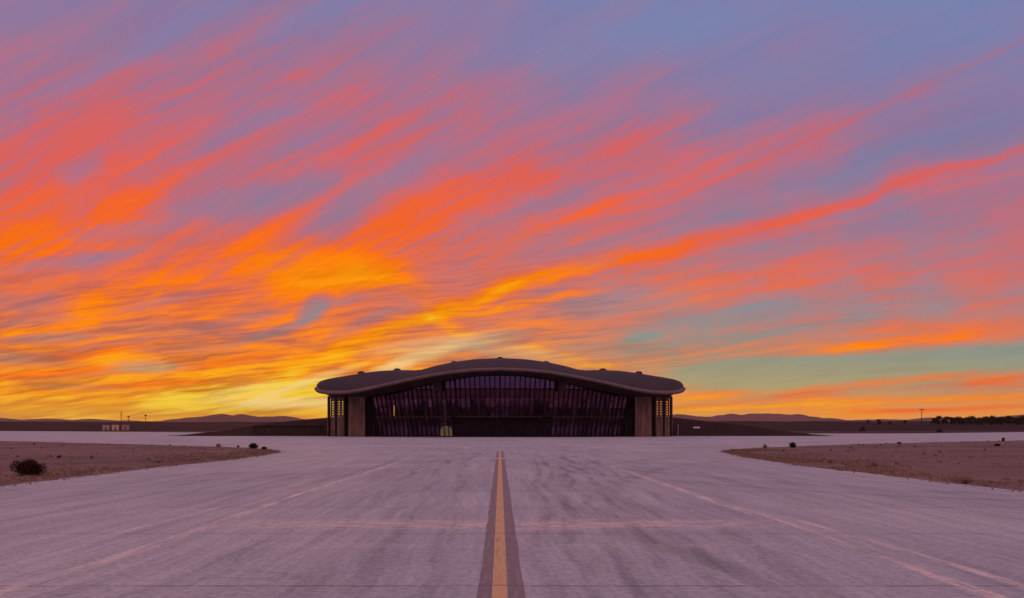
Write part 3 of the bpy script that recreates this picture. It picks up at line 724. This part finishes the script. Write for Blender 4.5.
# ---- far sheds on the left
cols = {'pale grey-pink': (.42, .30, .30), 'cream': (.62, .42, .25), 'dull brown-pink': (.36, .20, .17)}
for (px, w_, hgt, cname, lab) in ((106, 5.4, 7.2, 'pale grey-pink', 'greyish pink boxy shed, leftmost of the three far sheds'), (115.4, 5.6, 7.4, 'cream', 'cream coloured boxy shed between two duller far sheds'), (125.6, 6.0, 7.6, 'dull brown-pink', 'dull brownish shed, rightmost of the three far sheds')):
    Y = 478; X = (px-500)/F*Y; sh = empty('shed', (X, Y, zlow(X, Y)-.3), math.atan2(-X, Y)); tag(sh, lab, 'shed', 'far sheds at the left of the apron')
    k = Y/F*1.1; W = w_*k/2; Hh = hgt*k*.82; mt = simple('shed_'+cname.replace(' ', '_'), cols[cname], .8, .2, .4)
    mb = MB(); mb.box(-W, W, 0, 4.8, 0, Hh); mb.build('wall', mt, sh)
    mb = MB(); mb.quad((-W-.2, -.3, Hh), (W+.2, -.3, Hh), (W+.2, 2.5, Hh+.7), (-W-.2, 2.5, Hh+.7)); mb.quad((-W-.2, 2.5, Hh+.7), (W+.2, 2.5, Hh+.7), (W+.2, 5.3, Hh), (-W-.2, 5.3, Hh))
    mb.quad((-W-.2, -.3, Hh-.15), (-W-.2, -.3, Hh), (W+.2, -.3, Hh), (W+.2, -.3, Hh-.15)); mb.build('roof', M['soffit'], sh)
    mb = MB(); mb.box(-W*.3, W*.25, -.05, 0, 0, Hh*.55); mb.build('door', M['rim'], sh)
# ---- masts
M['mast'] = simple('mast_steel', (.05, .035, .035), .6, .2, 1)
def mast(px, ytop, Y, lab, cat, head, z0=None):
    X = (px-500)/F*Y; zb = zlow(X, Y) if z0 is None else z0; H = pz(ytop, Y)-zb
    m_ = empty('light_mast' if head != 'aerial' else 'radio_mast', (X, Y, zb)); tag(m_, lab, cat)
    s_ = Y/500
    mb = MB(); mb.tube([(0, 0, -.3), (0, 0, H)], [.30*s_, .14*s_], 8); mb.build('pole', M['mast'], m_)
    if head == 'aerial':
        for q in (0, .9, 1.8, 2.7):
            mb = MB(); mb.tube([(-.7*s_, 0, H-q*s_), (.7*s_, 0, H-q*s_)], .13*s_, 6); mb.build('aerial', M['mast'], m_)
    elif head == 'cross':
        mb = MB(); mb.box(-1.5*s_, 1.5*s_, -.12, .12, H-.9*s_, H-.6*s_); mb.build('crossarm', M['mast'], m_)
        for q in (-1.2, 1.2):
            mb = MB(); mb.box((q-.25)*s_, (q+.25)*s_, -.35, -.12, H-.8*s_, H-.1*s_); mb.build('lamp_head', M['mast'], m_)
    else:
        mb = MB(); mb.box(-.8*s_, .8*s_, -.3, .3, H-.5*s_, H+.35*s_); mb.build('lamp_head', M['mast'], m_)
mast(121.2, 411.8, 520, 'tallest thin mast with stacked short aerials, behind the brownish shed', 'mast', 'aerial')
mast(128.6, 416.6, 530, 'short thin mast with a lamp head, just right of the tallest left mast', 'mast', 'lamp')
mast(145.6, 415.2, 520, 'medium thin lamp mast standing alone, right of the far sheds', 'mast', 'lamp')
mast(921.6, 408.6, 560, 'lone thin lamp mast with a crossarm on the right skyline', 'mast', 'cross')

# ---- a leaning marker on the right gravel
X, Y = ground_at(1002, 445.6); mk = empty('marker_post', (X, Y, island_z(X, Y))); tag(mk, 'small leaning marker post with dark tip on the right gravel', 'marker post')
mb = MB(); mb.tube([(0, 0, -.05), (.10, 0, .5)], .022, 6); mb.build('stake', simple('pale_stake', (.45, .34, .33), .7, .1, 3), mk)
mb = MB(); mb.tube([(.07, 0, .44), (.20, 0, .80)], [.11, .16], 8); mb.build('dark_head', M['darkframe'], mk)

# ---- low flat utility covers and parked carts at the far right apron edge
def cart(px, Y, L, Hh, lab, col, grp=None):
    X = (px-500)/F*Y; c = empty('service_cart', (X, Y, 0)); tag(c, lab, 'cart', grp)
    mt = simple('cart_paint', col, .6, .2, 1)
    mb = MB(); mb.box(-L/2, L/2, -.7, .7, .35, Hh*.6); mb.build('body', mt, c)
    mb = MB(); mb.box(-L*.1, L*.35, -.6, .6, Hh*.6, Hh); mb.build('cab', M['darkframe'], c)
    for dx in (-L*.32, L*.32):
        for yy in (-.72, .5):
            mb = MB(); mb.tube([(dx, yy, .35), (dx, yy+.22, .35)], .35, 12); mb.build('wheel', M['darkframe'], c)
cart(939, 330, 2.4, 1.3, 'small dark low service cart at the far right apron edge', (.03, .02, .025))
cart(862, 395, 3.0, 2.6, 'dark boxy service truck on the scrub beyond the right apron', (.03, .018, .018))

# ================================================================== plants
def leaf_mat(name, a, b_):
    m, gg, b, o = new_mat(name); n = gg.noise(geoco(gg), 6, 4, .7)
    gg.put(b.inputs['Base Color'], gg.mix(gg.mapr(n, .3, .7), a+(1,), b_+(1,))); b.inputs['Roughness'].default_value = .9
    b.inputs['Specular IOR Level'].default_value = .1; return m
M['bush'] = leaf_mat('bush_dark', (.014, .010, .008), (.045, .022, .017))
M['bushred'] = leaf_mat('bush_red', (.014, .008, .007), (.065, .016, .014))
M['drybush'] = leaf_mat('bush_dry', (.16, .10, .07), (.30, .20, .13))
M['treeleaf'] = leaf_mat('tree_leaf', (.028, .020, .014), (.05, .032, .022))
M['twig'] = simple('twig_bark', (.05, .032, .026), .9, .3, 6)
def bush(px, py, w, h, lab, mat, n, name='desert_shrub', grp='shrubs on the gravel', seed=1, leaf=.035, sparse=1.0):
    X, Y = ground_at(px, py); k = Y/F; W, Hh = w*k/2, h*k
    r = random.Random(seed); b0 = empty(name, (X, Y, island_z(X, Y)-.02), r.uniform(0, 6)); tag(b0, lab, 'shrub', grp)
    st = MB(); fo = MB()
    for i in range(46 if n > 500 else 22):
        a = r.uniform(0, 2*math.pi); e = r.uniform(.15, 1.5); L = r.uniform(.7, 1.0)
        tip = Vector((math.cos(a)*math.cos(e)*W*L, math.sin(a)*math.cos(e)*W*L, Hh*(.2+.68*math.sin(e))*L))
        mid = tip*.5+Vector((r.uniform(-.1, .1)*W, r.uniform(-.1, .1)*W, Hh*.08))
        st.tube([(0, 0, 0), tuple(mid), tuple(tip)], [leaf*.35, leaf*.22, leaf*.1], 4, False)
    lobes = [(Vector((r.uniform(-.48, .48)*W, r.uniform(-.48, .48)*W, Hh*r.uniform(.28, .58))), r.uniform(.42, .60)) for _ in range(10)]+[(Vector((0, 0, Hh*.45)), .62)]*3
    for i in range(n):
        c, q = r.choice(lobes); d = Vector((r.gauss(0, 1), r.gauss(0, 1), r.gauss(0, 1))).normalized()*(r.random()**.4)
        p = c+Vector((d.x*W*q, d.y*W*q, d.z*Hh*q*.85)); p.z = max(.02, min(Hh*1.03, p.z))
        if math.hypot(p.x, p.y) > W: continue
        s_ = leaf*r.uniform(.6, 1.5); u = Vector((r.gauss(0, 1), r.gauss(0, 1), r.gauss(0, 1))).normalized(); v = u.cross(Vector((r.gauss(0, 1), r.gauss(0, 1), r.gauss(0, 1)))).normalized()
        fo.quad(tuple(p-u*s_*.35), tuple(p+v*s_*.9), tuple(p+u*s_*.35), tuple(p-v*s_*.5))
    st.build('branches', M['twig'], b0); fo.build('foliage', mat, b0)
bush(28.5, 477, 31, 18.5, 'largest round dark reddish shrub on the left gravel', M['bushred'], 9000, seed=3, leaf=.038)
bush(253, 448.8, 11.5, 6.0, 'dark round shrub on the left gravel by the apron corner', M['bush'], 1500, seed=4, leaf=.06)
bush(264.5, 449.8, 7, 3.6, 'smaller dark shrub just right of the round corner shrub', M['bush'], 700, seed=5, leaf=.05)
bush(218.5, 447.2, 7, 4.2, 'thin dry pale shrub at the far edge of the left gravel', M['drybush'], 240, seed=6, leaf=.07)
bush(238, 447.8, 5, 3.2, 'tiny dry shrub between two darker shrubs at left', M['drybush'], 180, seed=7, leaf=.06)
bush(792.8, 448, 8.5, 5.6, 'dark round shrub at the far edge of the right gravel', M['bush'], 1200, seed=8, leaf=.06)
bush(765, 448.6, 6.5, 5.4, 'pale twiggy dry shrub left of the dark round one', M['drybush'], 260, seed=9, leaf=.07)
bush(997.5, 446.6, 5.8, 2.8, 'low dark shrub beside the leaning marker post', M['bush'], 500, seed=10, leaf=.08)
bush(899, 444.4, 4.5, 2.2, 'tiny dark shrub on the far rim of right gravel', M['bush'], 260, seed=11, leaf=.09)
bush(874, 468, 10, 6, 'tan dry tufted shrub near the right taxiway edge', M['drybush'], 420, seed=12, leaf=.035)
bush(830, 463.5, 7, 4, 'low tan dry shrub in the middle of right gravel', M['drybush'], 260, seed=13, leaf=.04)
bush(966, 484, 14, 6, 'nearest tan dry shrub by the right taxiway edge', M['drybush'], 520, seed=14, leaf=.028)
bush(60, 459, 3.4, 2, 'tiny dark weed behind the largest left shrub', M['bush'], 160, seed=15, leaf=.05)

# dry grass: uncountable ground cover in clumps
r = random.Random(77); mb = MB()
def tuft(x, y, h, n):
    z = island_z(x, y)
    for _ in range(n):
        a = r.uniform(0, 6.28); ln = h*r.uniform(.5, 1.1); bx, by = x+r.gauss(0, .05), y+r.gauss(0, .05); sp = r.uniform(.15, .7)*ln
        tx, ty = bx+math.cos(a)*sp, by+math.sin(a)*sp; w_ = .008+.004*y/20
        mb.quad((bx-w_, by, z-.01), (bx+w_, by, z-.01), (tx, ty, z+ln))
for sg, tab in ((1, edgeR), (-1, edgeL)):
    for i in range(2600):
        y = r.uniform(12, 62); e = itp(y, tab); off = abs(r.gauss(0, 1))*(2.2 if r.random() < .7 else 9)+.15
        x = sg*(e+off)
        dens = fb2(x*.35, y*.22, 40)
        if dens < (.47 if off < 3 else .56): continue
        tuft(x, y, r.uniform(.05, .15), 8)
    for i in range(1500):
        y = r.uniform(30, 125); e = itp(y, tab); off = r.uniform(.2, 60)
        x = sg*(e+off)
        if abs(x) > y*.85 or fb2(x*.12, y*.12, 50) < .52: continue
        tuft(x, y, r.uniform(.05, .14), 5)
tag(mb.build('dry_grass', M['drybush']), 'sparse dry tan grass tufts over the gravel beside the taxiway', 'grass', kind='stuff')
mb = MB()
for i in range(420):
    sg = r.choice((-1, 1)); y = 22+r.random()**1.3*95; e = itp(y, edgeR if sg > 0 else edgeL); x = sg*(e+.6+r.random()**1.3*70)
    if abs(x) > y*.85 or fb2(x*.1, y*.1, 61) < .45: continue
    tuft(x, y, r.uniform(.06, .2), 12)
tag(mb.build('low_weeds', M['bush']), 'scattered low dark weeds over the gravel', 'weeds', kind='stuff')
# scattered stones
mb = MB()
for i in range(2600):
    sg = r.choice((-1, 1)); y = 12+r.random()**1.6*60; e = itp(y, edgeR if sg > 0 else edgeL); x = sg*(e-.5+r.random()**2*22)
    if abs(x) > y*.85: continue
    s_ = r.uniform(.015, .05); z = island_z(x, y); q = [(x+s_*r.uniform(.7, 1.3)*math.cos(k*1.571), y+s_*r.uniform(.7, 1.3)*math.sin(k*1.571), z-.01) for k in range(4)]
    t_ = (x+r.uniform(-.3, .3)*s_, y, z+s_*r.uniform(.5, 1.0))
    for k in range(4): mb.quad(q[k], q[(k+1) % 4], t_)
tag(mb.build('loose_stones', simple('stone', (.16, .115, .11), .9, .4, 3)), 'loose small stones strewn over the gravel', 'stones', kind='stuff')

# far trees along the right skyline
def make_tree(seed):
    r_ = random.Random(seed); t = empty('tree', (0, 0, 0))
    mb = MB(); mb.tube([(0, 0, -.3), (.1, 0, 1.4), (-.05, 0, 3.2)], [.28, .2, .1], 7)
    for a in range(5): mb.tube([(0, 0, 1.3+.2*a), (math.cos(a*1.3)*1.2, math.sin(a*1.3)*1.2, 3.0+.2*a)], [.1, .04], 5)
    mb.build('trunk', M['twig'], t)
    mb = MB(); lob = [(Vector((r_.uniform(-1.1, 1.1), r_.uniform(-1.1, 1.1), r_.uniform(.9, 4.4))), r_.uniform(.7, 1.2)) for _ in range(12)]
    for i in range(1500):
        c, q = r_.choice(lob); d = Vector((r_.gauss(0, 1), r_.gauss(0, 1), r_.gauss(0, 1))).normalized()*r_.random()**.4*q; p = c+d
        u = Vector((r_.gauss(0, 1), r_.gauss(0, 1), r_.gauss(0, 1))).normalized(); v = u.cross(Vector((r_.gauss(0, 1), r_.gauss(0, 1), r_.gauss(0, 1)))).normalized()
        s_ = r_.uniform(.10, .26); mb.quad(tuple(p-u*s_), tuple(p+v*s_*.7), tuple(p+u*s_), tuple(p-v*s_*.7))
    mb.build('crown', M['treeleaf'], t); return t
tr = make_tree(1); first = True; rt = random.Random(9)
TP = [934,938,943,946,951.5,954,958,961,964,967.5,970.5,974,977,980.5,984,987,990,993.5,997,1000,1003,1006,1009.5,1013,1016,1019.5,1023,1027,1031,868,879,890,905]
LOW = {868: 'leftmost', 879: 'second', 890: 'third', 905: 'rightmost'}
for px in TP:
    Y = 640+rt.uniform(-25, 60); X = (px-500)/F*Y; c = tr if first else copy_tree(tr); first = False
    c.location = (X, Y, zlow(X, Y)-.1); c.rotation_euler = (0, 0, rt.uniform(0, 6)); s_ = rt.uniform(1.15, 1.75)*(1 if px > 930 else .6); c.scale = (s_*rt.uniform(.8, 1.2), s_, s_)
    if px > 930: tag(c, 'dark small tree in the row along the far right skyline', 'tree', 'trees in the far right row')
    else: tag(c, LOW[px]+' of the four low dark trees left of the right skyline mast', 'tree', 'low trees left of the right mast')

# ================================================================== air
hm = bpy.data.materials.new('dusk_haze'); hm.use_nodes = True; ht = hm.node_tree; ht.nodes.clear()
hv = ht.nodes.new('ShaderNodeVolumePrincipled'); ho = ht.nodes.new('ShaderNodeOutputMaterial')
hv.inputs['Color'].default_value = (.95, .80, .74, 1); hv.inputs['Density'].default_value = 2.2e-5; hv.inputs['Anisotropy'].default_value = .3
ht.links.new(hv.outputs[0], ho.inputs['Volume'])
mb = MB(); mb.box(-12000, 12000, -12000, 12000, -2, 215); tag(mb.build('haze', hm), 'thin dusk haze lying over the whole desert plain', 'haze', kind='stuff')
